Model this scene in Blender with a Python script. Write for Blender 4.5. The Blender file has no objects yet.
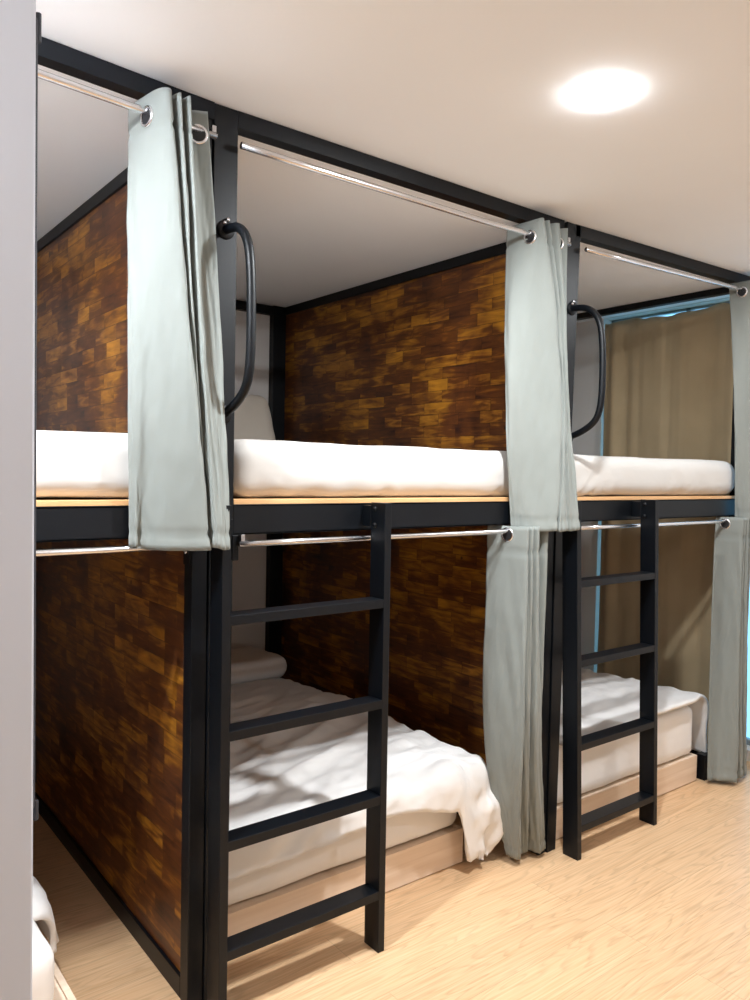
import bpy, bmesh, math, random
from mathutils import Vector, Matrix, noise

scene = bpy.context.scene
COL = scene.collection
PI = math.pi

# ------------------------------------------------------------------ helpers
def lin(r, g, b):
    f = lambda c: (c / 255 / 12.92) if c / 255 <= .04045 else ((c / 255 + .055) / 1.055) ** 2.4
    return (f(r), f(g), f(b), 1.0)

ORIGIN = {}

def tag(o, label, cat, group=None, kind=None):
    o['label'] = label
    o['category'] = cat
    if group: o['group'] = group
    if kind: o['kind'] = kind
    return o

def thing(name, loc, label, cat, group=None):
    o = bpy.data.objects.new(name, None)
    o.empty_display_size = .05
    COL.objects.link(o)
    o.location = loc
    ORIGIN[o.name] = Vector(loc)
    return tag(o, label, cat, group)

def obj(name, bm, mat, parent=None, smooth=False, mods=None, base=True):
    """links a bmesh that was built in world coordinates as ONE object"""
    bmesh.ops.recalc_face_normals(bm, faces=bm.faces[:])
    if parent is not None:
        org = ORIGIN[parent.name]
    else:
        xs = [v.co for v in bm.verts]
        org = Vector(((min(c.x for c in xs) + max(c.x for c in xs)) / 2,
                      (min(c.y for c in xs) + max(c.y for c in xs)) / 2,
                      min(c.z for c in xs)))
    for v in bm.verts: v.co -= org
    me = bpy.data.meshes.new(name)
    bm.to_mesh(me); bm.free()
    if smooth:
        for p in me.polygons: p.use_smooth = True
    if mat is not None:
        for m in (mat if isinstance(mat, (list, tuple)) else [mat]): me.materials.append(m)
    o = bpy.data.objects.new(name, me)
    COL.objects.link(o)
    if parent is not None:
        o.parent = parent
    else:
        o.location = org
    ORIGIN[o.name] = org
    for m in (mods or []):
        md = o.modifiers.new(m[0].lower(), m[0])
        for k, v in m[1].items(): setattr(md, k, v)
    return o

def structure(name, bm, mat, parent=None, smooth=False):
    o = obj(name, bm, mat, parent, smooth)
    o['kind'] = 'structure'
    return o

def BM(): return bmesh.new()

def box(bm, x0, x1, y0, y1, z0, z1, bev=0.0, seg=2):
    r = bmesh.ops.create_cube(bm, size=1.0)
    vs = r['verts']
    for v in vs:
        v.co = Vector(((x0 + x1) / 2 + v.co.x * (x1 - x0), (y0 + y1) / 2 + v.co.y * (y1 - y0), (z0 + z1) / 2 + v.co.z * (z1 - z0)))
    if bev:
        es = list({e for v in vs for e in v.link_edges})
        bmesh.ops.bevel(bm, geom=es, offset=bev, segments=seg, affect='EDGES', profile=.5)
    return bm

def hexa(bm, pts, bev=0.0):
    """8 points: bottom ring of four, top ring of four"""
    vs = [bm.verts.new(p) for p in pts]
    fs = [(3, 2, 1, 0), (4, 5, 6, 7), (0, 1, 5, 4), (1, 2, 6, 5), (2, 3, 7, 6), (3, 0, 4, 7)]
    for f in fs: bm.faces.new([vs[i] for i in f])
    if bev:
        es = list({e for v in vs for e in v.link_edges})
        bmesh.ops.bevel(bm, geom=es, offset=bev, segments=2, affect='EDGES', profile=.5)
    return bm

def tube(bm, pts, r, n=16, cap=True):
    pts = [Vector(p) for p in pts]
    rings = []
    up = None
    for i, p in enumerate(pts):
        if i == 0: t = (pts[1] - p)
        elif i == len(pts) - 1: t = (p - pts[i - 1])
        else: t = (pts[i + 1] - p).normalized() + (p - pts[i - 1]).normalized()
        t.normalize()
        if up is None:
            up = Vector((0, 0, 1)) if abs(t.z) < .9 else Vector((1, 0, 0))
        a = t.cross(up).normalized(); b = a.cross(t).normalized(); up = b
        rr = r[i] if isinstance(r, (list, tuple)) else r
        rings.append([bm.verts.new(p + a * math.cos(2 * PI * k / n) * rr + b * math.sin(2 * PI * k / n) * rr) for k in range(n)])
    for i in range(len(rings) - 1):
        for k in range(n):
            bm.faces.new((rings[i][k], rings[i][(k + 1) % n], rings[i + 1][(k + 1) % n], rings[i + 1][k]))
    if cap:
        bm.faces.new(rings[0][::-1]); bm.faces.new(rings[-1])
    return bm

def crom(P, n):
    """Catmull-Rom samples through the points P (n per span)"""
    P = [Vector(p) for p in P]
    Q = [P[0] * 2 - P[1]] + P + [P[-1] * 2 - P[-2]]
    out = []
    for i in range(1, len(Q) - 2):
        a, b, c, d = Q[i - 1], Q[i], Q[i + 1], Q[i + 2]
        for k in range(n):
            t = k / n
            out.append(.5 * ((2 * b) + (c - a) * t + (2 * a - 5 * b + 4 * c - d) * t * t + (3 * b - a - 3 * c + d) * t ** 3))
    out.append(P[-1].copy())
    return out

def torus(bm, c, nrm, R, r, n=28, m=10):
    c = Vector(c); nrm = Vector(nrm).normalized()
    a = nrm.orthogonal().normalized(); b = nrm.cross(a)
    rings = []
    for i in range(n):
        d = a * math.cos(2 * PI * i / n) + b * math.sin(2 * PI * i / n)
        rings.append([bm.verts.new(c + d * (R + r * math.cos(2 * PI * k / m)) + nrm * r * math.sin(2 * PI * k / m)) for k in range(m)])
    for i in range(n):
        for k in range(m):
            bm.faces.new((rings[i][k], rings[(i + 1) % n][k], rings[(i + 1) % n][(k + 1) % m], rings[i][(k + 1) % m]))
    return bm

def lathe(bm, c, prof, axis='Z', n=32):
    """prof: list of (radius, height along the axis)"""
    c = Vector(c)
    ax = {'Z': Vector((0, 0, 1)), 'Y': Vector((0, 1, 0)), 'X': Vector((1, 0, 0))}[axis]
    a = ax.orthogonal().normalized(); b = ax.cross(a)
    rings = []
    for r, h in prof:
        if r < 1e-6: rings.append([bm.verts.new(c + ax * h)])
        else: rings.append([bm.verts.new(c + ax * h + (a * math.cos(2 * PI * k / n) + b * math.sin(2 * PI * k / n)) * r) for k in range(n)])
    for A, B in zip(rings, rings[1:]):
        for k in range(n):
            k2 = (k + 1) % n
            if len(A) == 1 and len(B) == 1: continue
            if len(A) == 1: bm.faces.new((A[0], B[k2], B[k]))
            elif len(B) == 1: bm.faces.new((A[k], A[k2], B[0]))
            else: bm.faces.new((A[k], A[k2], B[k2], B[k]))
    return bm

def lathe_dir(bm, c, nrm, r, off, n=24):
    nrm = nrm.normalized(); a = nrm.orthogonal().normalized(); b = nrm.cross(a)
    bm.faces.new([bm.verts.new(c + nrm * off + (a * math.cos(2 * PI * k / n) + b * math.sin(2 * PI * k / n)) * r) for k in range(n)])

def soft_box(bm, x0, x1, y0, y1, z0, z1, r, step=.03, amp=.004, seed=0, wrinkle=0.0, belly=0.0):
    """rounded cushion-like box with gentle lumps and creases"""
    nx, ny, nz = [max(4, int(round(d / step))) for d in (x1 - x0, y1 - y0, z1 - z0)]
    verts = {}
    sv = Vector((seed * 3.7, seed * 1.3, seed * 7.1))
    cx, cy, cz = (x0 + x1) / 2, (y0 + y1) / 2, (z0 + z1) / 2
    def V(i, j, k):
        key = (i, j, k)
        if key in verts: return verts[key]
        p = Vector((x0 + (x1 - x0) * i / nx, y0 + (y1 - y0) * j / ny, z0 + (z1 - z0) * k / nz))
        q = Vector((min(max(p.x, x0 + r), x1 - r), min(max(p.y, y0 + r), y1 - r), min(max(p.z, z0 + r), z1 - r)))
        d = p - q
        nrm = d.normalized() if d.length > 1e-6 else Vector((0, 0, 1))
        p = q + nrm * r
        zf = (p.z - z0) / (z1 - z0)
        a = amp * noise.noise(p * 4.0 + sv) + amp * .6 * noise.noise(p * 9.0 + sv)
        if abs(nrm.z) < .9 and wrinkle:
            u = p.x + p.y
            w = abs(noise.noise(Vector((u * 9 + p.z * 10, p.z * 4, 0)) + sv))
            w2 = abs(noise.noise(Vector((u * 21 - p.z * 14, p.z * 9, 3)) + sv))
            k = noise.noise(Vector((u * 2.5, 0, 6)) + sv) + .55
            a += wrinkle * max(0, 1.0 - zf) * max(0, k) * ((.28 - w) + .6 * (.22 - w2))
        a += belly * (1 - (2 * zf - 1) ** 2) * (1 - abs(nrm.z))
        p = p + nrm * a
        verts[key] = bm.verts.new(p)
        return verts[key]
    def quad(a, b, c, d): bm.faces.new((a, b, c, d))
    for i in range(nx):
        for j in range(ny):
            quad(V(i, j, nz), V(i + 1, j, nz), V(i + 1, j + 1, nz), V(i, j + 1, nz))
            quad(V(i, j + 1, 0), V(i + 1, j + 1, 0), V(i + 1, j, 0), V(i, j, 0))
    for i in range(nx):
        for k in range(nz):
            quad(V(i, 0, k), V(i + 1, 0, k), V(i + 1, 0, k + 1), V(i, 0, k + 1))
            quad(V(i + 1, ny, k), V(i, ny, k), V(i, ny, k + 1), V(i + 1, ny, k + 1))
    for j in range(ny):
        for k in range(nz):
            quad(V(0, j + 1, k), V(0, j, k), V(0, j, k + 1), V(0, j + 1, k + 1))
            quad(V(nx, j, k), V(nx, j + 1, k), V(nx, j + 1, k + 1), V(nx, j, k + 1))
    return bm

# ------------------------------------------------------------------ materials
def newmat(name):
    m = bpy.data.materials.new(name); m.use_nodes = True
    nt = m.node_tree
    return m, nt, nt.nodes['Principled BSDF']

def N(nt, typ, **kw):
    n = nt.nodes.new(typ)
    for k, v in kw.items():
        if k in n.inputs: n.inputs[k].default_value = v
        else: setattr(n, k, v)
    return n

def plain(name, col, rough=.6, metal=0.0, spec=.5, var=0.0, scale=8.0, bump=0.0, bscale=60.0):
    m, nt, b = newmat(name)
    b.inputs['Base Color'].default_value = col
    b.inputs['Roughness'].default_value = rough
    b.inputs['Metallic'].default_value = metal
    b.inputs['Specular IOR Level'].default_value = spec
    tc = N(nt, 'ShaderNodeTexCoord')
    if var:
        no = N(nt, 'ShaderNodeTexNoise', Scale=scale, Detail=4.0)
        nt.links.new(tc.outputs['Object'], no.inputs['Vector'])
        r = N(nt, 'ShaderNodeValToRGB')
        r.color_ramp.elements[0].position = .3; r.color_ramp.elements[1].position = .7
        r.color_ramp.elements[0].color = tuple(c * (1 - var) for c in col[:3]) + (1,)
        r.color_ramp.elements[1].color = tuple(min(1, c * (1 + var)) for c in col[:3]) + (1,)
        nt.links.new(no.outputs['Fac'], r.inputs['Fac'])
        nt.links.new(r.outputs['Color'], b.inputs['Base Color'])
    if bump:
        n2 = N(nt, 'ShaderNodeTexNoise', Scale=bscale, Detail=3.0)
        nt.links.new(tc.outputs['Object'], n2.inputs['Vector'])
        bp = N(nt, 'ShaderNodeBump', Strength=bump, Distance=.002)
        nt.links.new(n2.outputs['Fac'], bp.inputs['Height'])
        nt.links.new(bp.outputs['Normal'], b.inputs['Normal'])
    return m

def emission(name, col, s):
    m, nt, b = newmat(name)
    b.inputs['Base Color'].default_value = (.9, .9, .9, 1)
    b.inputs['Emission Color'].default_value = col
    b.inputs['Emission Strength'].default_value = s
    return m

def fabric(name, col, rough=.85, var=.05, trans=0.0, weave=700.0, tcol=None, crease=0.0):
    m, nt, b = newmat(name)
    b.inputs['Roughness'].default_value = rough
    b.inputs['Specular IOR Level'].default_value = .25
    b.inputs['Sheen Weight'].default_value = .15
    tc = N(nt, 'ShaderNodeTexCoord')
    no = N(nt, 'ShaderNodeTexNoise', Scale=6.0, Detail=5.0)
    nt.links.new(tc.outputs['Object'], no.inputs['Vector'])
    r = N(nt, 'ShaderNodeValToRGB')
    r.color_ramp.elements[0].position = .3; r.color_ramp.elements[1].position = .7
    r.color_ramp.elements[0].color = tuple(c * (1 - var) for c in col[:3]) + (1,)
    r.color_ramp.elements[1].color = tuple(min(.95, c * (1 + var)) for c in col[:3]) + (1,)
    nt.links.new(no.outputs['Fac'], r.inputs['Fac'])
    nt.links.new(r.outputs['Color'], b.inputs['Base Color'])
    n2 = N(nt, 'ShaderNodeTexNoise', Scale=weave, Detail=1.0)
    nt.links.new(tc.outputs['Object'], n2.inputs['Vector'])
    bp = N(nt, 'ShaderNodeBump', Strength=.12, Distance=.0006)
    nt.links.new(n2.outputs['Fac'], bp.inputs['Height'])
    last = bp
    if crease:
        mp = N(nt, 'ShaderNodeMapping'); mp.inputs['Scale'].default_value = (1.0, 1.0, 1.6)
        nt.links.new(tc.outputs['Object'], mp.inputs['Vector'])
        n3 = N(nt, 'ShaderNodeTexNoise', Scale=7.0, Detail=6.0, Distortion=1.2)
        n3.noise_type = 'RIDGED_MULTIFRACTAL' if hasattr(n3, 'noise_type') else None
        nt.links.new(mp.outputs['Vector'], n3.inputs['Vector'])
        b3 = N(nt, 'ShaderNodeBump', Strength=crease, Distance=.006)
        nt.links.new(n3.outputs['Fac'], b3.inputs['Height'])
        nt.links.new(bp.outputs['Normal'], b3.inputs['Normal'])
        last = b3
    nt.links.new(last.outputs['Normal'], b.inputs['Normal'])
    if trans:
        t = N(nt, 'ShaderNodeBsdfTranslucent')
        t.inputs['Color'].default_value = tcol or col
        mx = N(nt, 'ShaderNodeMixShader', Fac=trans)
        out = nt.nodes['Material Output']
        nt.links.new(b.outputs['BSDF'], mx.inputs[1]); nt.links.new(t.outputs['BSDF'], mx.inputs[2])
        nt.links.new(mx.outputs['Shader'], out.inputs['Surface'])
    return m

def floor_material():
    m, nt, b = newmat('oak_laminate')
    tc = N(nt, 'ShaderNodeTexCoord')
    br = N(nt, 'ShaderNodeTexBrick', offset=.37, squash=1.0)
    br.inputs['Scale'].default_value = 1.0
    br.inputs['Mortar Size'].default_value = .0012
    br.inputs['Mortar Smooth'].default_value = .1
    br.inputs['Brick Width'].default_value = 1.28
    br.inputs['Row Height'].default_value = .16
    br.inputs['Color1'].default_value = (.0, .0, .0, 1); br.inputs['Color2'].default_value = (1, 1, 1, 1)
    br.inputs['Mortar'].default_value = (.5, .5, .5, 1)
    nt.links.new(tc.outputs['Object'], br.inputs['Vector'])
    # cathedral grain: rings stretched along the plank, shifted per plank
    mp = N(nt, 'ShaderNodeMapping'); mp.inputs['Scale'].default_value = (.75, 8.0, 1.0)
    ad = N(nt, 'ShaderNodeVectorMath', operation='ADD')
    sc = N(nt, 'ShaderNodeVectorMath', operation='SCALE'); sc.inputs['Scale'].default_value = 13.0
    nt.links.new(br.outputs['Color'], sc.inputs[0])
    nt.links.new(tc.outputs['Object'], mp.inputs['Vector'])
    nt.links.new(mp.outputs['Vector'], ad.inputs[0]); nt.links.new(sc.outputs['Vector'], ad.inputs[1])
    n1 = N(nt, 'ShaderNodeTexNoise', Scale=1.5, Detail=2.0, Distortion=.3)
    nt.links.new(ad.outputs['Vector'], n1.inputs['Vector'])
    mu = N(nt, 'ShaderNodeMath', operation='MULTIPLY'); mu.inputs[1].default_value = 16.0
    nt.links.new(n1.outputs['Fac'], mu.inputs[0])
    fr = N(nt, 'ShaderNodeMath', operation='FRACT'); nt.links.new(mu.outputs[0], fr.inputs[0])
    r1 = N(nt, 'ShaderNodeValToRGB')
    e = r1.color_ramp.elements
    e[0].position = 0; e[0].color = (.70, .68, .66, 1); e[1].position = .35; e[1].color = (1, 1, 1, 1)
    x = e.new(.85); x.color = (1, 1, 1, 1); x = e.new(1.0); x.color = (.70, .68, .66, 1)
    nt.links.new(fr.outputs[0], r1.inputs['Fac'])
    # fine fibre streaks
    mp2 = N(nt, 'ShaderNodeMapping'); mp2.inputs['Scale'].default_value = (4.0, 130.0, 1.0)
    nt.links.new(tc.outputs['Object'], mp2.inputs['Vector'])
    n2 = N(nt, 'ShaderNodeTexNoise', Scale=1.0, Detail=4.0)
    nt.links.new(mp2.outputs['Vector'], n2.inputs['Vector'])
    r2 = N(nt, 'ShaderNodeValToRGB')
    r2.color_ramp.elements[0].position = .3; r2.color_ramp.elements[0].color = FLOOR_A
    r2.color_ramp.elements[1].position = .7; r2.color_ramp.elements[1].color = FLOOR_B
    nt.links.new(n2.outputs['Fac'], r2.inputs['Fac'])
    # blotches
    n4 = N(nt, 'ShaderNodeTexNoise', Scale=1.0, Detail=4.0)
    mp4 = N(nt, 'ShaderNodeMapping'); mp4.inputs['Scale'].default_value = (2.5, 9.0, 1.0)
    nt.links.new(ad.outputs['Vector'], mp4.inputs['Vector']); nt.links.new(mp4.outputs['Vector'], n4.inputs['Vector'])
    mixg = N(nt, 'ShaderNodeMix', data_type='RGBA', blend_type='MULTIPLY')
    mixg.inputs['Factor'].default_value = .55
    nt.links.new(r2.outputs['Color'], mixg.inputs['A']); nt.links.new(r1.outputs['Color'], mixg.inputs['B'])
    # limit grain contrast by blotches
    nt.links.new(n4.outputs['Fac'], mixg.inputs['Factor'])
    r5 = N(nt, 'ShaderNodeValToRGB')
    r5.color_ramp.elements[0].color = (.93, .925, .92, 1); r5.color_ramp.elements[1].color = (1, 1, 1, 1)
    nt.links.new(br.outputs['Color'], r5.inputs['Fac'])
    mix2 = N(nt, 'ShaderNodeMix', data_type='RGBA', blend_type='MULTIPLY'); mix2.inputs['Factor'].default_value = 1.0
    nt.links.new(mixg.outputs['Result'], mix2.inputs['A']); nt.links.new(r5.outputs['Color'], mix2.inputs['B'])
    mix3 = N(nt, 'ShaderNodeMix', data_type='RGBA', blend_type='MIX')
    mix3.inputs['B'].default_value = (.16, .10, .055, 1)
    mf = N(nt, 'ShaderNodeMath', operation='MULTIPLY'); mf.inputs[1].default_value = .3
    nt.links.new(br.outputs['Fac'], mf.inputs[0]); nt.links.new(mf.outputs[0], mix3.inputs['Factor'])
    nt.links.new(mix2.outputs['Result'], mix3.inputs['A'])
    nt.links.new(mix3.outputs['Result'], b.inputs['Base Color'])
    b.inputs['Roughness'].default_value = .42
    b.inputs['Specular IOR Level'].default_value = .35
    bp = N(nt, 'ShaderNodeBump', Strength=.15, Distance=.001)
    nt.links.new(n2.outputs['Fac'], bp.inputs['Height']); nt.links.new(bp.outputs['Normal'], b.inputs['Normal'])
    return m

def block_wood(name, dark, mid, light, rough=.38):
    """short finger-jointed wooden blocks under an amber stain, on a panel lying in the YZ plane"""
    m, nt, b = newmat(name)
    tc = N(nt, 'ShaderNodeTexCoord')
    sp = N(nt, 'ShaderNodeSeparateXYZ'); nt.links.new(tc.outputs['Object'], sp.inputs[0])
    cb = N(nt, 'ShaderNodeCombineXYZ')
    nt.links.new(sp.outputs['Y'], cb.inputs['X']); nt.links.new(sp.outputs['Z'], cb.inputs['Y'])
    def bricks(w, off, fq):
        br = N(nt, 'ShaderNodeTexBrick', offset=off, offset_frequency=fq, squash=.62, squash_frequency=3)
        br.inputs['Scale'].default_value = 1.0
        br.inputs['Brick Width'].default_value = w; br.inputs['Row Height'].default_value = .052
        br.inputs['Mortar Size'].default_value = .0009; br.inputs['Mortar Smooth'].default_value = .2
        br.inputs['Color1'].default_value = (0, 0, 0, 1); br.inputs['Color2'].default_value = (1, 1, 1, 1)
        br.inputs['Mortar'].default_value = (.25, .25, .25, 1)
        nt.links.new(cb.outputs['Vector'], br.inputs['Vector'])
        return br
    br = bricks(.21, .43, 2)
    # grain along Y
    sc = N(nt, 'ShaderNodeVectorMath', operation='SCALE'); sc.inputs['Scale'].default_value = 17.0
    nt.links.new(br.outputs['Color'], sc.inputs[0])
    mp = N(nt, 'ShaderNodeMapping'); mp.inputs['Scale'].default_value = (6.5, 38.0, 1.0)
    nt.links.new(cb.outputs['Vector'], mp.inputs['Vector'])
    ad = N(nt, 'ShaderNodeVectorMath', operation='ADD')
    nt.links.new(mp.outputs['Vector'], ad.inputs[0]); nt.links.new(sc.outputs['Vector'], ad.inputs[1])
    n1 = N(nt, 'ShaderNodeTexNoise', Scale=1.0, Detail=5.0, Distortion=.8)
    nt.links.new(ad.outputs['Vector'], n1.inputs['Vector'])
    n2 = N(nt, 'ShaderNodeTexNoise', Scale=2.6, Detail=7.0, Distortion=1.2)
    nt.links.new(cb.outputs['Vector'], n2.inputs['Vector'])
    # weighted sum: block tone + grain + blotchy stain
    def mul(a, k):
        q = N(nt, 'ShaderNodeMath', operation='MULTIPLY'); q.inputs[1].default_value = k
        nt.links.new(a, q.inputs[0]); return q.outputs[0]
    def add(a, c):
        q = N(nt, 'ShaderNodeMath', operation='ADD'); nt.links.new(a, q.inputs[0]); nt.links.new(c, q.inputs[1]); return q.outputs[0]
    tone = N(nt, 'ShaderNodeRGBToBW'); nt.links.new(br.outputs['Color'], tone.inputs[0])
    s = add(add(mul(tone.outputs[0], .185), mul(n1.outputs['Fac'], .62)), mul(n2.outputs['Fac'], .68))
    r = N(nt, 'ShaderNodeValToRGB')
    e = r.color_ramp.elements
    e[0].position = .47; e[0].color = dark; e[1].position = .99; e[1].color = light
    x = e.new(.73); x.color = mid
    nt.links.new(s, r.inputs['Fac'])
    # knots
    vo = N(nt, 'ShaderNodeTexVoronoi', Scale=5.5); vo.feature = 'F1'
    nt.links.new(cb.outputs['Vector'], vo.inputs['Vector'])
    rk = N(nt, 'ShaderNodeValToRGB')
    rk.color_ramp.elements[0].position = .02; rk.color_ramp.elements[0].color = (.12, .1, .1, 1)
    rk.color_ramp.elements[1].position = .055; rk.color_ramp.elements[1].color = (1, 1, 1, 1)
    nt.links.new(vo.outputs['Distance'], rk.inputs['Fac'])
    mx = N(nt, 'ShaderNodeMix', data_type='RGBA', blend_type='MULTIPLY'); mx.inputs['Factor'].default_value = 1.0
    nt.links.new(r.outputs['Color'], mx.inputs['A']); nt.links.new(rk.outputs['Color'], mx.inputs['B'])
    mx2 = N(nt, 'ShaderNodeMix', data_type='RGBA', blend_type='MIX')
    nt.links.new(mul(br.outputs['Fac'], .7), mx2.inputs['Factor'])
    nt.links.new(mx.outputs['Result'], mx2.inputs['A']); mx2.inputs['B'].default_value = tuple(c * .5 for c in dark[:3]) + (1,)
    nt.links.new(mx2.outputs['Result'], b.inputs['Base Color'])
    b.inputs['Roughness'].default_value = rough
    b.inputs['Specular IOR Level'].default_value = .4
    bp = N(nt, 'ShaderNodeBump', Strength=.2, Distance=.001)
    nt.links.new(n1.outputs['Fac'], bp.inputs['Height']); nt.links.new(bp.outputs['Normal'], b.inputs['Normal'])
    return m

def pale_wood(name, a, c, axis_scale=(2.0, 40.0, 40.0)):
    m, nt, b = newmat(name)
    tc = N(nt, 'ShaderNodeTexCoord')
    mp = N(nt, 'ShaderNodeMapping'); mp.inputs['Scale'].default_value = axis_scale
    nt.links.new(tc.outputs['Object'], mp.inputs['Vector'])
    n = N(nt, 'ShaderNodeTexNoise', Scale=1.0, Detail=5.0, Distortion=.6)
    nt.links.new(mp.outputs['Vector'], n.inputs['Vector'])
    r = N(nt, 'ShaderNodeValToRGB')
    r.color_ramp.elements[0].position = .3; r.color_ramp.elements[0].color = a
    r.color_ramp.elements[1].position = .7; r.color_ramp.elements[1].color = c
    nt.links.new(n.outputs['Fac'], r.inputs['Fac']); nt.links.new(r.outputs['Color'], b.inputs['Base Color'])
    b.inputs['Roughness'].default_value = .55
    return m

def glass_material():
    m = bpy.data.materials.new('window_glass'); m.use_nodes = True
    nt = m.node_tree; nt.nodes.remove(nt.nodes['Principled BSDF'])
    t = N(nt, 'ShaderNodeBsdfTransparent'); t.inputs['Color'].default_value = (.92, .97, 1, 1)
    g = N(nt, 'ShaderNodeBsdfGlossy', Roughness=.02)
    f = N(nt, 'ShaderNodeFresnel', IOR=1.45)
    mx = N(nt, 'ShaderNodeMixShader')
    nt.links.new(f.outputs[0], mx.inputs[0]); nt.links.new(t.outputs[0], mx.inputs[1]); nt.links.new(g.outputs[0], mx.inputs[2])
    nt.links.new(mx.outputs[0], nt.nodes['Material Output'].inputs['Surface'])
    return m

LAMP = 1250.0
LAMP_DIM = 420.0
LCOL = (.93, .97, 1, 1)
FILL_GLOBE = 38.0
EXPO = 0.62
SKY = (.20, .52, .80, 1); SKYS = 2.0
LAMPS = [(1.70, 1.262, 'small round white ceiling light glowing above the middle bunk'),
         (.10, 1.50, 'round white ceiling light before the left bunk, out of view', 'lamp_mid'),
         (3.30, 1.262, 'round white ceiling light before the right bunk, out of view', 'lamp_dim'),
         (1.50, -.33, 'round white ceiling light behind the viewer', 'lamp_dim')]
FILL_PENDANTS = [(-.40, .85, 2.25, 'added fill globe lamp hanging beside the viewer, out of view')]  # unseen hanging globe, added as ambient fill light
FLOOR_A = lin(212, 172, 130); FLOOR_B = lin(228, 193, 154)
M = {}
M['floor'] = floor_material()
M['ceiling'] = plain('white_ceiling_paint', lin(244, 245, 246), .9, var=.01, scale=2, bump=.05, bscale=120)
M['wall'] = plain('white_wall_paint', lin(226, 224, 222), .9, var=.015, scale=2, bump=.05, bscale=120)
M['wall_grey'] = plain('light_grey_wall_paint', lin(200, 204, 214), .85, var=.01, scale=2, bump=.04, bscale=140)
M['metal'] = plain('dark_painted_steel', lin(4, 8, 14), .45, spec=.30, var=.12, scale=5, bump=.05, bscale=90)
M['metal_edge'] = plain('black_rubber_strip', lin(52, 54, 62), .6)
M['steel'] = plain('bright_steel_bolt', (.6, .6, .62, 1), .25, metal=1.0)
M['chrome'] = plain('brushed_chrome_rod', (.78, .78, .80, 1), .22, metal=1.0)
M['panel'] = block_wood('stained_wood_blocks', lin(40, 17, 14), lin(98, 54, 20), lin(190, 130, 34))
M['deck'] = pale_wood('bare_plywood', lin(196, 148, 98), lin(222, 178, 128))
M['base'] = pale_wood('pale_wood_laminate', lin(222, 196, 170), lin(238, 216, 194))
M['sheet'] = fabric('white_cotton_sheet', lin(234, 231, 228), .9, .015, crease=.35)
M['upper_sheet'] = fabric('dimmed_white_cotton_sheet', lin(198, 195, 191), .9, .015, crease=.35)  # same white sheet, colour lowered to offset strong light on the upper bunks
M['duvet'] = fabric('white_cotton_duvet', lin(234, 232, 230), .9, .012, crease=.35)
M['pillow'] = fabric('beige_pillowcase', lin(204, 196, 184), .9, .02, crease=.10)
M['curtain'] = fabric('grey_green_curtain_cloth', lin(133, 138, 134), .75, .03, trans=.06, tcol=lin(130, 136, 132), crease=.05)
M['brown'] = fabric('brown_curtain_cloth', lin(190, 170, 136), .85, .06, trans=.06, tcol=lin(120, 96, 66), crease=.05)
M['glass'] = glass_material()
M['alu'] = plain('grey_window_frame', lin(150, 156, 162), .4, metal=.3)
M['lamp'] = emission('lamp_diffuser', LCOL, LAMP)
M['lamp_dim'] = emission('dim_lamp_diffuser', LCOL, LAMP_DIM)
M['lamp_mid'] = emission('medium_lamp_diffuser', LCOL, LAMP * 1.1)
M['globe'] = emission('fill_lamp_globe', LCOL, FILL_GLOBE)
M['lamp_ring'] = plain('white_lamp_ring', lin(236, 236, 234), .5)
M['black'] = plain('black_mark', lin(18, 18, 22), .6)

B = 1.475            # bay width
FY = 1.963           # front plane of the bunks
BACK = 4.0           # back wall
# the ceiling is slightly out of level along the bunks
ZC = [(-3, 2.507), (.5, 2.507), (.99, 2.487), (2.46, 2.485), (3.87, 2.515), (6, 2.515)]
def zc(x):
    for (a, za), (b, zb) in zip(ZC, ZC[1:]):
        if x <= b: return za + (zb - za) * (x - a) / (b - a)
    return ZC[-1][1]
def soffit(x): return zc(x) - .034

# ------------------------------------------------------------------ the room
XL, XR, YN = -1.3, 4.10, -1.9
bm = BM(); box(bm, XL - .1, XR + .1, YN - .1, BACK + .1, -.08, 0)
structure('floor', bm, M['floor'])

bm = BM()
xs = [XL - .1, .5, .99, 2.46, 3.87, XR + .1]
def strip(bm, y0, y1, f0, top):
    lo0 = [bm.verts.new((x, y0, f0(x))) for x in xs]; lo1 = [bm.verts.new((x, y1, f0(x))) for x in xs]
    hi0 = [bm.verts.new((x, y0, top)) for x in xs]; hi1 = [bm.verts.new((x, y1, top)) for x in xs]
    n = len(xs)
    for i in range(n - 1):
        bm.faces.new((lo0[i], lo1[i], lo1[i + 1], lo0[i + 1])); bm.faces.new((hi0[i], hi0[i + 1], hi1[i + 1], hi1[i]))
        bm.faces.new((lo0[i], lo0[i + 1], hi0[i + 1], hi0[i])); bm.faces.new((lo1[i + 1], lo1[i], hi1[i], hi1[i + 1]))
    bm.faces.new((lo0[0], hi0[0], hi1[0], lo1[0])); bm.faces.new((lo0[-1], lo1[-1], hi1[-1], hi0[-1]))
strip(bm, YN - .1, 1.985, zc, 2.62)
strip(bm, 1.985, BACK + .1, soffit, 2.62)
structure('ceiling', bm, M['ceiling'])

bm = BM(); box(bm, XL - .1, XR + .1, BACK, BACK + .1, 0, 2.60); structure('wall_back', bm, M['wall'])
bm = BM(); box(bm, XL - .1, XR + .1, YN - .1, YN, 0, 2.60); structure('wall_near', bm, M['wall'])
bm = BM(); box(bm, XL - .1, XL, YN, BACK, 0, 2.60); structure('wall_left', bm, M['wall'])
# the short wall that closes the view on the left
bm = BM(); box(bm, XL, .3300, 1.30, 1.42, 0, 2.56, .004); structure('wall_front', bm, M['wall_grey'])
bm = BM(); box(bm, .3290, .3385, 1.322, 1.338, .94, 2.205, .003)
tube(bm, [(.3405, 1.33, 2.17), (.3405, 1.33, 2.215)], .0045, 10)
tube(bm, [(.3405, 1.33, .918), (.3405, 1.33, .95)], .0045, 10)
structure('trim_1', bm, M['metal_edge'])

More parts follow.
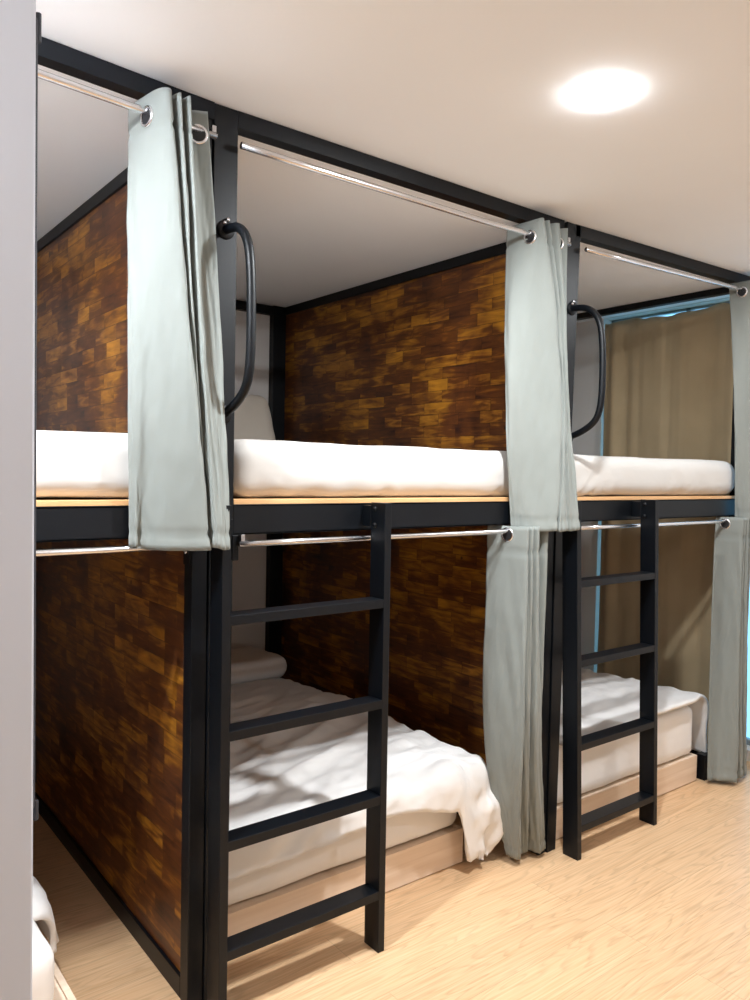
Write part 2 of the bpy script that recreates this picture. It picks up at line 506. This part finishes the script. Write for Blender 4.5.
# right wall with the tall window
WY0, WY1, WZ0, WZ1 = 1.72, 2.985, .06, 2.478
bm = BM()
box(bm, XR, XR + .12, YN, WY0, 0, 2.60); box(bm, XR, XR + .12, WY1, BACK, 0, 2.60)
box(bm, XR, XR + .12, WY0, WY1, 0, WZ0); box(bm, XR, XR + .12, WY0, WY1, WZ1, 2.60)
structure('wall_right', bm, M['wall'])
bm = BM()
for (a, b_, c, d) in ((WY0, WY0 + .03, WZ0, WZ1), (WY1 - .02, WY1, WZ0, WZ1), (2.45, 2.48, WZ0, WZ1), (WY0, WY1, WZ0, WZ0 + .03), (WY0, WY1, WZ1 - .015, WZ1)):
    box(bm, XR + .075, XR + .115, a, b_, c, d, .003)
win = structure('window_1', bm, M['alu'])
bm = BM(); box(bm, XR + .092, XR + .098, WY0 + .03, WY1 - .03, WZ0 + .03, WZ1 - .03)
structure('window_pane', bm, M['glass'], win)

# ------------------------------------------------------------------ bunk frames
DZ0, DZ1 = 1.401, 1.415
def bunk(i, label):
    """the bunk left of partition i: right-hand partition, front post, beams, deck"""
    px = .905 + B * i                       # left face of the partition
    left = px - B + (.048 if i else .05)
    root = thing('bunk_bed', (px, FY, 0), label, 'bunk bed', 'dark steel bunk frames')
    zt = zc(px + .08)
    lean = {0: (0, 0, 0), 1: (-.010, .0, .030), 2: (0, 0, 0)}[i]
    # front post (slightly out of plumb, as built)
    x0, x1 = px + .048, px + .120
    bm = BM()
    def sect(z, dx, dl): return [(x0 + dl, FY, z), (x1 + dx, FY, z), (x1 + dx, FY + .05, z), (x0 + dl, FY + .05, z)]
    zz = [(0, lean[0] * 2, 0), (1.36, lean[1], 0), (zt - .001, lean[2], lean[2] * .6)]
    for (za, da, la), (zb, db, lb) in zip(zz, zz[1:]): hexa(bm, sect(za, da, la) + sect(zb, db, lb), .002)
    post = obj('post', bm, M['metal'], root)
    # partition frame
    bm = BM()
    zs = soffit(px) - .001
    th = .045 if i < 2 else .032
    box(bm, px, px + .046, FY + .006, FY + .056, 0, zs, .002)
    box(bm, px, px + .046, FY + .056, BACK - .004, zs - th, zs, .002)
    box(bm, px, px + .046, FY + .056, BACK - .004, 0, .062, .002)
    box(bm, px - .075, px + .046, BACK - .05, BACK - .003, .0, zs, .002)
    box(bm, px, px + .046, FY + .056, BACK - .05, 1.33, 1.38, .002)
    obj('partition_frame', bm, M['metal'], root)
    if i < 2:
        bm = BM(); box(bm, px + .008, px + .036, FY + .056, BACK - .05, 1.38, zs - th); obj('partition_panel', bm, M['panel'], root)
        bm = BM(); box(bm, px + .010, px + .036, FY + .056, BACK - .05, .062, 1.33); obj('partition_panel', bm, M['panel'], root)
    # top beam
    xa, xb = (left - .122 if i else -.60), px + .048
    if i: xa = px - B + .120
    bm = BM()
    za, zb = zc(xa), zc(xb)
    pts = lambda x, z, h: [(x, FY, z - h), (x, FY + .045, z - h), (x, FY + .045, z - .001), (x, FY, z - .001)]
    mids = [x for x in (.5,) if xa < x < xb]
    seq = [xa] + mids + [xb]
    for p, q in zip(seq, seq[1:]): hexa(bm, pts(p, zc(p), .046) + pts(q, zc(q), .046))
    obj('top_beam', bm, M['metal'], root)
    # bed rail: a channel with lips
    bm = BM()
    box(bm, xa, xb, FY, FY + .006, 1.315, 1.401, .0015)
    box(bm, xa, xb, FY, FY + .045, 1.315, 1.321, .001); box(bm, xa, xb, FY, FY + .045, 1.395, 1.401, .001)
    obj('bed_rail', bm, M['metal'], root)
    bm = BM(); box(bm, xa, xb, BACK - .05, BACK - .005, 1.315, 1.401, .002); obj('bed_rail', bm, M['metal'], root)
    bm = BM(); box(bm, xa, xb, BACK - .045, BACK - .005, soffit(xa) - .055, min(soffit(xa), soffit(xb)) - .004, .002)
    obj('back_rail', bm, M['metal'], root)
    bm = BM(); box(bm, xa + .002, px - .002, FY + .002, BACK - .06, DZ0, DZ1, .001); obj('bed_deck', bm, M['deck'], root)
    for k in range(4):
        y = FY + .35 + k * .45
        bm = BM(); box(bm, xa, px - .001, y, y + .05, 1.35, 1.400, .001); obj('deck_bearer', bm, M['metal'], root)
    # joint brackets with bolts
    bm = BM(); box(bm, x1 - .004, x1 + .016, FY - .004, FY + .03, 1.243, 1.315, .002); obj('joint_bracket', bm, M['metal'], root)
    bm = BM(); box(bm, px - .006, px + .004, FY + .01, FY + .05, 1.235, 1.31, .001)
    br = obj('joint_bracket', bm, M['metal'], root)
    bm = BM(); lathe(bm, (px - .006, FY + .03, 1.272), [(0, -.005), (.006, -.005), (.006, 0)], 'X', 12)
    obj('bolt', bm, M['steel'], br, True)
    # grab handle on the post
    if i < 2:
        hx = {0: .990, 1: 2.487}[i]
        P = [(hx, FY, 2.155), (hx, 1.93, 2.153), (hx, 1.895, 2.146), (hx, 1.86, 2.126), (hx, 1.836, 2.094), (hx, 1.822, 2.05), (hx, 1.814, 1.98),
             (hx, 1.811, 1.88), (hx, 1.813, 1.80), (hx, 1.822, 1.745), (hx, 1.84, 1.712), (hx, 1.87, 1.688), (hx, 1.91, 1.668), (hx, FY, 1.650)]
        bm = BM(); tube(bm, crom(P, 4), .0125, 16)
        h = obj('grab_handle', bm, M['metal'], root, True)
        for z in (2.155, 1.65):
            bm = BM(); lathe(bm, (hx, FY, z), [(.0, -.006), (.024, -.006), (.026, -.003), (.026, 0)], 'Y', 24)
            obj('flange', bm, M['metal'], h, True)
        for z in (2.172, 2.182):
            bm = BM(); lathe(bm, (hx - .006 + (z - 2.172), FY - .004, z), [(0, -.007), (.005, -.006), (.006, 0)], 'Y', 12)
            obj('screw', bm, M['steel'], h, True)
    return root

b0 = bunk(0, 'dark steel bunk frame at left, partly cut off by the grey wall edge')
b1 = bunk(1, 'middle dark steel bunk frame between the two stained wood partitions')
b2 = bunk(2, 'rightmost dark steel bunk frame, beside the brown window curtain')
# left side of the first bunk (behind the short wall)
bm = BM(); box(bm, -.58, -.535, FY + .006, BACK - .004, 0, soffit(-.5) - .002, .002)
obj('side_panel', bm, M['panel'], b0)
bm = BM(); box(bm, -.60, -.53, FY, FY + .05, 0, zc(-.6) - .048, .002)
obj('post', bm, M['metal'], b0)
# floor plate of the last post
bm = BM(); box(bm, 3.650, 3.855, 1.985, 2.035, 0, .125, .002)
obj('foot_plate', bm, M['metal'], b2)

# ------------------------------------------------------------------ ladders
def ladder(x0, x1, lean, rungs, label):
    root = thing('bunk_ladder', (x0, 1.85, 0), label, 'ladder', 'black bunk ladders')
    ya, yb = 1.850, 1.922
    for k, x in enumerate((x0, x1 - .025)):
        bm = BM()
        hexa(bm, [(x + lean, ya, 0), (x + .025 + lean, ya, 0), (x + .025 + lean, yb, 0), (x + lean, yb, 0),
                  (x, ya, 1.405), (x + .025, ya, 1.405), (x + .025, yb, 1.405), (x, yb, 1.405)], .0015)
        s = obj('side_rail', bm, M['metal'], root)
        bm = BM(); box(bm, x - .002, x + .018, yb - .002, FY, 1.33, 1.395, .001)
        obj('hook_plate', bm, M['metal'], s)
        if k:
            for z in (1.385, 1.335):
                bm = BM(); lathe(bm, (x, ya + .05, z), [(0, -.006), (.008, -.005), (.009, 0)], 'X', 12)
                obj('bolt', bm, M['metal'], s, True)
    for z in rungs:
        dx = lean * (1 - z / 1.4)
        bm = BM(); box(bm, x0 + .024 + dx, x1 - .024 + dx, ya + .001, ya + .064, z - .0135, z + .0135, .0015)
        obj('rung', bm, M['metal'], root)
    return root
ladder(.935, 1.505, .006, (.183, .485, .785, 1.097), 'black steel ladder on the middle bunk, nearest the camera')
ladder(2.408, 2.954, .066, (.120, .445, .775, 1.085), 'black steel ladder leading to the rightmost upper bunk')

# ------------------------------------------------------------------ curtain rods
def rod(x0, x1, f, y, r, label, brackets, group):
    root = thing('curtain_rod', (x0, y, f(x0)), label, 'curtain rod', group)
    n = 6
    bm = BM(); tube(bm, [(x0 + (x1 - x0) * k / n, y, f(x0 + (x1 - x0) * k / n)) for k in range(n + 1)], r, 16)
    obj('rod', bm, M['chrome'], root, True)
    for x in brackets:
        bm = BM(); box(bm, x - .006, x + .006, y - .004, FY + .004, f(x) + r * .2, f(x) + r * .2 + .024, .001)
        obj('bracket', bm, M['steel'], root)
    return root
RZ = [(-.6, 2.412), (.49, 2.407), (.74, 2.394), (1.08, 2.380), (2.04, 2.376), (2.82, 2.394), (3.73, 2.423), (4.1, 2.425)]
def rz(x):
    for (a, za), (b, zb) in zip(RZ, RZ[1:]):
        if x <= b: return za + (zb - za) * (x - a) / (b - a)
RY = 1.935
UP = 'upper curtain rods'; LOW = 'lower curtain rods'
rod(-.52, .945, rz, RY, .0095, 'chrome rod across the top of the left bunk, pale curtain at its end', (-.51, .938), UP)
rod(1.020, 2.425, rz, RY, .0095, 'chrome rod across the top of the middle upper bunk', (2.42,), UP)
rod(2.530, 3.90, rz, RY, .0095, 'chrome rod across the top of the rightmost upper bunk', (3.89,), UP)
lz = lambda x: 1.2915
rod(-.52, .90, lz, 1.945, .0085, 'bright thin rod under the left bunk deck, no curtain showing on it', (-.51,), LOW)
rod(1.035, 2.375, lz, 1.945, .0085, 'bright thin rod under the middle bunk deck, behind the nearer ladder', (1.045, 2.37), LOW)
rod(2.50, 3.84, lz, 1.945, .0085, 'bright thin rod under the rightmost bunk deck, behind the farther ladder', (2.51, 3.83), LOW)

# ------------------------------------------------------------------ curtains
def curtain(rows, ztop, zbot, rody, zrod, label, seed, mid=.45, group='grey bunk curtains', ease=False):
    n = 8
    paths = [crom([(x, y, 0) for x, y in r], n) for r in rows]
    cols = len(paths[0]); R = 84
    root = thing('bunk_curtain', (paths[2][0].x, paths[2][0].y, zbot), label, 'curtain', group)
    bm = BM(); grid = []
    sv = Vector((seed * 5.1, seed * 2.7, 0))
    def at(c, v):
        # Lagrange through top / mid / hem
        t = (0, mid, 1)
        L = [1, 1, 1]
        for a in range(3):
            for b_ in range(3):
                if a != b_: L[a] *= (v - t[b_]) / (t[a] - t[b_])
        if ease:
            if v < mid: return paths[0][c].lerp(paths[1][c], v / mid)
            return paths[1][c].lerp(paths[2][c], ((v - mid) / (1 - mid)) ** 1.8)
        return paths[0][c] * L[0] + paths[1][c] * L[1] + paths[2][c] * L[2]
    for j in range(R + 1):
        v = j / R
        row = []
        for c in range(cols):
            p = at(c, v); q = at(min(c + 1, cols - 1), v) - at(max(c - 1, 0), v)
            nr = Vector((q.y, -q.x, 0)); nr = nr.normalized() if nr.length > 1e-6 else Vector((-1, 0, 0))
            zt = ztop(p.x) if callable(ztop) else ztop
            z = zt + (zbot - zt) * v
            s = c / n
            w = .0042 * noise.noise(Vector((s * .9, z * 5.5 + s * .8, 0)) + sv) + .0020 * noise.noise(Vector((s * 2.2, z * 15 - s * 2, 4)) + sv)
            w *= min(1, v * 6) * (.7 + .9 * v)
            # creases gathered near the hem corner
            e = max(0, v - .80) / .20
            w += .006 * e * (1 - abs(noise.noise(Vector((s * 1.9 + z * 9, z * 7, 9)) + sv)) * 2.2) * max(0, 1 - abs(s - 1.6) / 2.4)
            d = 0
            if j == 6: d = .004
            if j == R - 3: d = .004
            hz = .004 * math.sin(s * 1.1 + seed) * v
            row.append(bm.verts.new((p.x + nr.x * (w - d), p.y + nr.y * (w - d), z + hz)))
        grid.append(row)
    for j in range(R):
        for c in range(cols - 1):
            bm.faces.new((grid[j][c], grid[j][c + 1], grid[j + 1][c + 1], grid[j + 1][c]))
    obj('cloth', bm, M['curtain'], root, True, [('SOLIDIFY', dict(thickness=.0016, offset=0))])
    # eyelets where the cloth crosses the rod
    vr = .035
    top = [at(c, vr) for c in range(cols)]
    for c in range(cols - 1):
        a, b_ = top[c], top[c + 1]
        if (a.y - rody) * (b_.y - rody) < 0 or c == 0 and abs(a.y - rody) < .002:
            t = (rody - a.y) / (b_.y - a.y)
            p = a.lerp(b_, t); d = b_ - a
            nr = Vector((d.y, -d.x, 0)).normalized()
            z = zrod(p.x) if callable(zrod) else zrod
            e = BM(); torus(e, (p.x, p.y, z - .011), nr, .0225, .0048)
            ey = obj('eyelet', e, M['chrome'], root, True)
            e = BM(); k = nr if nr.x < 0 else -nr
            for q in (.004, -.004):
                lathe_dir(e, Vector((p.x, p.y, z - .011)), nr, .0190, q)
            obj('eyelet_shade_disc', e, M['black'], ey)  # black disc stands for the shade in the ring; the cloth is uncut
    return root

sh = lambda r, d: [(x + d, y) for x, y in r]
C0 = [
 [(.742,2.03),(.752,1.965),(.762,1.90),(.775,1.873),(.79,1.872),(.800,1.90),(.803,1.955),(.808,1.90),(.816,1.872),(.826,1.90),(.829,1.95),(.835,1.9),(.842,1.872),(.855,1.91),(.868,1.945),(.888,1.938),(.915,1.925)],
 [(.722,1.97),(.735,1.945),(.765,1.915),(.80,1.885),(.832,1.86),(.842,1.885),(.845,1.93),(.848,1.90),(.852,1.866),(.862,1.89),(.865,1.93),(.868,1.90),(.873,1.868),(.885,1.88),(.905,1.895),(.925,1.90),(.945,1.90)],
 [(.722,1.945),(.735,1.930),(.748,1.940),(.80,1.895),(.892,1.84),(.900,1.865),(.903,1.895),(.904,1.88),(.905,1.868),(.906,1.875),(.907,1.885),(.907,1.86),(.908,1.838),(.917,1.832),(.93,1.834),(.942,1.836),(.953,1.84)]]
curtain(C0, lambda x: 2.438, 1.292, RY, rz, 'pale grey curtain bunched at the near post, largest and leftmost of the upper curtains', 1)
C1 = [
 [(2.20,2.05),(2.203,1.99),(2.205,1.925),(2.206,1.895),(2.212,1.886),(2.228,1.90),(2.236,1.95),(2.242,1.91),(2.25,1.89),(2.268,1.91),(2.275,1.95),(2.285,1.91),(2.30,1.888),(2.325,1.905),(2.345,1.944),(2.36,1.92),(2.375,1.903)],
 [(2.125,1.975),(2.13,1.95),(2.185,1.925),(2.25,1.90),(2.305,1.873),(2.32,1.89),(2.323,1.92),(2.327,1.895),(2.333,1.876),(2.343,1.89),(2.346,1.92),(2.35,1.9),(2.356,1.88),(2.362,1.885),(2.366,1.9),(2.37,1.893),(2.376,1.888)],
 [(2.15,1.945),(2.165,1.925),(2.19,1.905),(2.24,1.87),(2.28,1.842),(2.286,1.865),(2.289,1.89),(2.291,1.86),(2.295,1.838),(2.315,1.836),(2.335,1.836),(2.34,1.86),(2.345,1.875),(2.355,1.86),(2.375,1.848),(2.395,1.84),(2.416,1.836)]]
curtain(C1, lambda x: 2.430, 1.296, RY, rz, 'grey curtain bunched at the post between the two ladders, hanging from the top rod', 2)
ref = lambda r, x0, k, ym: [(x0 + (x - r[0][0]) * k, min(y, ym)) for x, y in r]
C2 = [ref(C1[0], 3.742, .80, 2.0), ref(C1[1], 3.742, .72, 1.957), ref(C1[2], 3.775, .70, 1.945)]
curtain(C2, lambda x: 2.462, 1.298, RY, rz, 'upper grey curtain at the far right edge, beside the brown window curtain', 3)
D1 = [
 [(2.115,2.03),(2.125,1.975),(2.135,1.92),(2.145,1.875),(2.152,1.866),(2.165,1.88),(2.17,1.955),(2.175,1.885),(2.182,1.868),(2.192,1.885),(2.197,1.955),(2.205,1.89),(2.216,1.872),(2.235,1.89),(2.25,1.952),(2.265,1.89),(2.28,1.878)],
 [(2.11,2.03),(2.12,1.975),(2.13,1.92),(2.14,1.875),(2.148,1.858),(2.16,1.88),(2.165,1.92),(2.17,1.89),(2.18,1.87),(2.20,1.875),(2.21,1.92),(2.215,1.89),(2.225,1.868),(2.245,1.872),(2.262,1.88),(2.275,1.885),(2.285,1.89)],
 [(2.252,2.015),(2.250,2.0),(2.248,1.985),(2.240,1.962),(2.244,1.953),(2.27,1.965),(2.30,1.985),(2.315,1.985),(2.325,1.975),(2.335,1.985),(2.342,1.988),(2.35,1.970),(2.36,1.952),(2.375,1.945),(2.385,1.945),(2.395,1.950),(2.405,1.952)]]
curtain(D1, 1.312, .028, 1.945, lz, 'long grey curtain hanging to the floor beside the lower middle bed', 4, .5, ease=True)
D2 = [ref(D1[0], 3.668, 1.0, 1.985), ref(D1[1], 3.660, 1.0, 1.985),
 [(3.622,1.955),(3.64,1.935),(3.66,1.905),(3.69,1.87),(3.713,1.852),(3.73,1.87),(3.75,1.9),(3.76,1.88),(3.775,1.865),(3.80,1.87),(3.82,1.9),(3.835,1.885),(3.85,1.875),(3.87,1.89),(3.89,1.91),(3.905,1.91),(3.92,1.915)]]
curtain(D2, 1.312, .022, 1.945, lz, 'long grey curtain reaching the floor at the far right edge', 5, .5)

# brown curtain at the window
bm = BM(); cols, R = 150, 60
grid = []
for j in range(R + 1):
    v = j / R; row = []
    for c in range(cols + 1):
        u = c / cols
        y = 2.945 - .885 * u - .02 * math.sin(v * 2.2) * (1 - u)
        ph = 2 * PI * (3.4 * u + .55 * math.sin(u * 5.2 + .6) + .04 * v)
        amp = .013 + .009 * noise.noise(Vector((u * 4, 3, 1)))
        x = 4.048 + amp * (math.sin(ph) + .35 * math.sin(2 * ph + 1)) + .007 * noise.noise(Vector((u * 11, v * 1.5, 1))) + .003 * noise.noise(Vector((u * 24, v * 5, 2)))
        ztop = 2.434 + .013 * math.sin(ph * .9 + 1.2) + .012 * noise.noise(Vector((u * 9, 0, 0)))
        row.append(bm.verts.new((x, y, ztop + (.045 - ztop) * v)))
    grid.append(row)
for j in range(R):
    for c in range(cols):
        bm.faces.new((grid[j][c], grid[j][c + 1], grid[j + 1][c + 1], grid[j + 1][c]))
tag(obj('window_curtain', bm, M['brown'], None, True, [('SOLIDIFY', dict(thickness=.002, offset=0))]),
    'brown curtain drawn across the tall window behind the rightmost bunk', 'curtain')

# ------------------------------------------------------------------ beds
def mattress(x0, x1, y0, y1, z0, z1, r, seed, label, group, mat='sheet', **kw):
    bm = BM(); soft_box(bm, x0, x1, y0, y1, z0, z1, r, seed=seed, **kw)
    return tag(obj('mattress', bm, M[mat], None, True), label, 'mattress', group)
UPM = 'mattresses on the upper bunks'; LOM = 'mattresses on the lower beds'
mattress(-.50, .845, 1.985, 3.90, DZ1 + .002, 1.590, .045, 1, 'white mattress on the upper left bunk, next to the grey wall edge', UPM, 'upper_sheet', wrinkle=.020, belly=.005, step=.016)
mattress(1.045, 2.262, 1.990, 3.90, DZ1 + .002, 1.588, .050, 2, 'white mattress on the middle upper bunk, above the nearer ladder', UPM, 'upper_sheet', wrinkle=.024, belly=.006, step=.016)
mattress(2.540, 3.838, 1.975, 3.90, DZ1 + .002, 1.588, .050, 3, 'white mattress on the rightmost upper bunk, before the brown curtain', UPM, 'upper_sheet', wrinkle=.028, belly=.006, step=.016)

def bed_base(x0, x1, y0, z1, label):
    root = thing('bed_base', (x0, y0, 0), label, 'bed base', 'pale wooden bed bases')
    bm = BM(); box(bm, x0, x1, y0, y0 + .018, .004, z1, .001); obj('front_board', bm, M['base'], root)
    bm = BM(); box(bm, x1 - .018, x1, y0 + .019, BACK - .07, .004, z1, .001); obj('side_board', bm, M['base'], root)
    bm = BM(); box(bm, x0, x0 + .018, y0 + .019, BACK - .07, .004, z1, .001); obj('side_board', bm, M['base'], root)
    bm = BM(); box(bm, x0 + .02, x1 - .02, y0 + .02, BACK - .075, z1 - .02, z1 - .002, .001); obj('slat_board', bm, M['base'], root)
    return root
bed_base(-.50, .617, 1.93, .121, 'pale wooden base of the lower left bed, mostly behind the wall edge')
bed_base(.975, 2.100, 2.105, .136, 'pale wooden base of the lower middle bed, behind the nearer ladder')
bed_base(2.520, 3.618, 2.010, .130, 'pale wooden base of the lower right bed, behind the farther ladder')
mattress(-.50, .560, 1.97, 3.90, .123, .30, .045, 4, 'white mattress of the lower left bed under its duvet', LOM, wrinkle=.01)
mattress(.98, 2.095, 2.112, 3.915, .138, .355, .045, 5, 'white mattress of the lower middle bed under its rumpled duvet', LOM, wrinkle=.006)
mattress(2.53, 3.600, 2.016, 3.90, .132, .378, .04, 6, 'white mattress of the lower right bed, its plain side facing the floor', LOM, wrinkle=.006)

def sstep(a, c, x):
    t = min(1, max(0, (x - a) / (c - a))); return t * t * (3 - 2 * t)
def duvet(x0, y1, ex, ey, z, right, front, rb, seed, label, amp=1.0, flare=.22, nx=96, ny=96, bulge=.02, belly=0.0):
    """a quilt lying on a mattress whose right edge is ex and whose front edge is ey;
    right(y) and front(x) say how far it hangs over them"""
    sv = Vector((seed * 4.3, seed * 1.9, seed * .7))
    bm = BM(); grid = []
    def ridge(p): return 1 - 2 * abs(noise.noise(p))
    for j in range(ny + 1):
        t = j / ny; row = []
        for i in range(nx + 1):
            s = i / nx
            yy = y1 + (ey - y1) * t
            X = x0 + (ex + right(yy) - x0) * s
            Y = y1 + (ey - front(X) - y1) * t
            X = x0 + (ex + right(Y) - x0) * s
            dx, dy = max(0, X - ex), max(0, ey - Y)
            L = math.hypot(dx, dy)
            if L > .40: dx *= .40 / L; dy *= .40 / L; L = .40
            # broad billows and finer creases, drawn out towards the hanging corner
            q = Vector((X * .92 + Y * .38, Y * .92 - X * .38, 0))
            w = .016 * noise.noise(Vector((q.x * 2.2, q.y * 3.0, 0)) + sv)
            w += .017 * ridge(Vector((q.x * 2.0, q.y * 6.5, 2)) + sv) * (.5 + .8 * noise.noise(Vector((q.x * 1.6, q.y * 1.6, 8)) + sv))
            w += .009 * ridge(Vector((q.x * 6.0, q.y * 13, 5)) + sv)
            w += .0018 * noise.noise(Vector((q.x * 30, q.y * 22, 6)) + sv)
            w *= amp
            edge = min(1, min(s, t) * 6 + .25)
            crown = bulge * math.sin(PI * min(1, s * .96)) * (.4 + .6 * math.sin(PI * min(1, t * .95)))
            if L < 1e-9:
                p = Vector((X, Y, z + crown + w * edge))
            else:
                n = Vector((dx / L, -dy / L, 0))
                if L < rb * PI / 2:
                    out, drop = rb * math.sin(L / rb), rb * (1 - math.cos(L / rb))
                    nr = n * math.sin(L / rb) + Vector((0, 0, math.cos(L / rb)))
                else:
                    e = L - rb * PI / 2
                    th = math.atan2(dy, dx)
                    cf = math.sin(2 * th) if dx and dy else 0
                    out, drop = rb + e * (flare * .25 + flare * cf), rb + e * .97
                    out += belly * cf * math.sin(PI * min(1, e / .30))
                    nr = n
                    m = X * (dy > 0) + Y * (dx > 0)
                    w += amp * min(1, e * 9) * (.014 * noise.noise(Vector((m * 6.5, L * 1.6, 3)) + sv) + .010 * ridge(Vector((m * 9 + L * 3, L * 2.5, 7)) + sv))
                    if cf: w += amp * .016 * min(1, e * 6) * math.sin(th * 7.0 + seed)
                p = Vector((min(X, ex), max(Y, ey), z + crown)) + n * out + nr * w * edge
                p.z -= drop
            p.z = max(p.z, .018)
            row.append(bm.verts.new(p))
        grid.append(row)
    for j in range(ny):
        for i in range(nx):
            bm.faces.new((grid[j][i], grid[j + 1][i], grid[j + 1][i + 1], grid[j][i + 1]))
    return tag(obj('duvet', bm, M['duvet'], None, True, [('SOLIDIFY', dict(thickness=.016, offset=-1))]),
               label, 'duvet', 'white duvets on the lower beds')
duvet(-.30, 3.55, .560, 2.215, .318, lambda y: .185, lambda x: .07, .05, 2, 'white duvet corner on the lower left bed, beside the wall edge', .8, flare=.12, bulge=.0)
duvet(1.005, 3.52, 2.118, 2.100, .395,
      lambda y: .30 - .06 * sstep(2.3, 3.2, y), lambda x: .150 - .025 * sstep(1.3, 1.75, x) + .05 * sstep(1.75, 2.0, x) + .235 * sstep(1.985, 2.065, x), .055, 3,
      'rumpled white duvet over the lower middle bed, its corner nearly on the floor', 1.5, flare=-.04, belly=.07)
duvet(2.56, 3.55, 3.638, 1.992, .402, lambda y: .325 - .03 * sstep(2.2, 3.2, y), lambda x: .012 - .03 * sstep(3.5, 3.66, x), .055, 5,
      'smooth white duvet over the lower right bed, hanging down its far end', 1.0, flare=.06)

def pillow(x0, x1, y0, y1, z0, z1, tilt, label, seed, mat='pillow'):
    bm = BM(); soft_box(bm, x0, x1, y0, y1, z0, z1, min(z1 - z0, y1 - y0) * .48, step=.025, amp=.012, seed=seed)
    c = Vector(((x0 + x1) / 2, (y0 + y1) / 2, z0))
    if tilt:
        bmesh.ops.rotate(bm, cent=c, matrix=Matrix.Rotation(tilt, 3, 'X'), verts=bm.verts[:])
    return tag(obj('pillow', bm, M[mat], None, True), label, 'pillow', 'pillows')
pillow(1.52, 2.16, 3.60, 3.74, 1.600, 1.92, -.35, 'beige pillow standing against the back wall on the middle upper bunk', 1)

pillow(1.14, 2.20, 3.535, 3.93, .370, .50, 0, 'white pillow at the head of the lower middle bed, behind its duvet', 2, 'sheet')
pillow(2.60, 3.45, 3.575, 3.93, .394, .51, 0, 'white pillow at the head of the lower right bed, behind its duvet', 3, 'sheet')

# ------------------------------------------------------------------ ceiling lights
def lamp(x, y, label, mat='lamp'):
    z = zc(x)
    root = thing('ceiling_light', (x, y, z), label, 'ceiling light', 'ceiling downlights')
    bm = BM(); lathe(bm, (x, y, z - .001), [(.030, 0), (.0545, 0), (.0540, -.0012), (.0505, -.0014), (.0505, -.0005), (.030, -.0005)], 'Z', 40)
    obj('trim_ring', bm, M['lamp_ring'], root, True)
    bm = BM(); lathe(bm, (x, y, z - .004), [(.050, 0), (.050, .0010), (.046, -.0002), (.03, -.0008), (0, -.0010)], 'Z', 40)
    obj('diffuser', bm, M[mat], root, True)
    return root
for p in LAMPS: lamp(*p)
def pendant(x, y, z, label):
    root = thing('fill_pendant', (x, y, z), label, 'pendant lamp')
    t = zc(x)
    bm = BM(); lathe(bm, (x, y, t - .001), [(0, 0), (.05, 0), (.05, -.012), (.035, -.025), (0, -.025)], 'Z', 32); obj('ceiling_rose', bm, M['lamp_ring'], root, True)
    bm = BM(); tube(bm, [(x, y, t - .02), (x, y, z + .10)], .004, 10); obj('cord', bm, M['black'], root, True)
    bm = BM(); lathe(bm, (x, y, z), [(0, .105), (.02, .105), (.022, .085), (.03, .075), (0, .075)], 'Z', 24); obj('cap', bm, M['black'], root, True)
    bm = BM(); bmesh.ops.create_uvsphere(bm, u_segments=32, v_segments=20, radius=.08)
    for v in bm.verts: v.co += Vector((x, y, z))
    obj('globe', bm, M['globe'], root, True)
for p in FILL_PENDANTS: pendant(*p)

# ------------------------------------------------------------------ daylight and camera
w = bpy.data.worlds.new('sky'); scene.world = w; w.use_nodes = True
w.node_tree.nodes['Background'].inputs['Color'].default_value = SKY
w.node_tree.nodes['Background'].inputs['Strength'].default_value = SKYS

FL, YAW, PITCH, ROLL = 7.77872099e+02, 9.09615404e-01, -3.60390019e-02, 1.95011105e-02
f = Vector((math.cos(YAW) * math.cos(PITCH), math.sin(YAW) * math.cos(PITCH), math.sin(PITCH)))
r = Vector((math.sin(YAW), -math.cos(YAW), 0)); u = r.cross(f)
c_, s_ = math.cos(ROLL), math.sin(ROLL)
r2 = r * c_ + u * s_; u2 = u * c_ - r * s_
cam = bpy.data.cameras.new('camera'); co = bpy.data.objects.new('camera', cam); COL.objects.link(co)
cam.sensor_fit = 'VERTICAL'; cam.sensor_height = 24.0; cam.sensor_width = 18.0; cam.lens = FL / 1000 * 24.0
cam.clip_start = .02; cam.clip_end = 100
m = Matrix.Identity(4)
for k in range(3):
    m[k][0] = r2[k]; m[k][1] = u2[k]; m[k][2] = -f[k]
m[0][3], m[1][3], m[2][3] = 0, 0, 1.5
co.matrix_world = m
scene.camera = co
vs = scene.view_settings
vs.view_transform = 'Standard'; vs.look = 'None'; vs.gamma = 1.0; vs.use_curve_mapping = False
vs.exposure = EXPO
scene.cycles.max_bounces = 12; scene.cycles.diffuse_bounces = 6
scene.cycles.sample_clamp_indirect = 8.0
scene.cycles.use_denoising = True
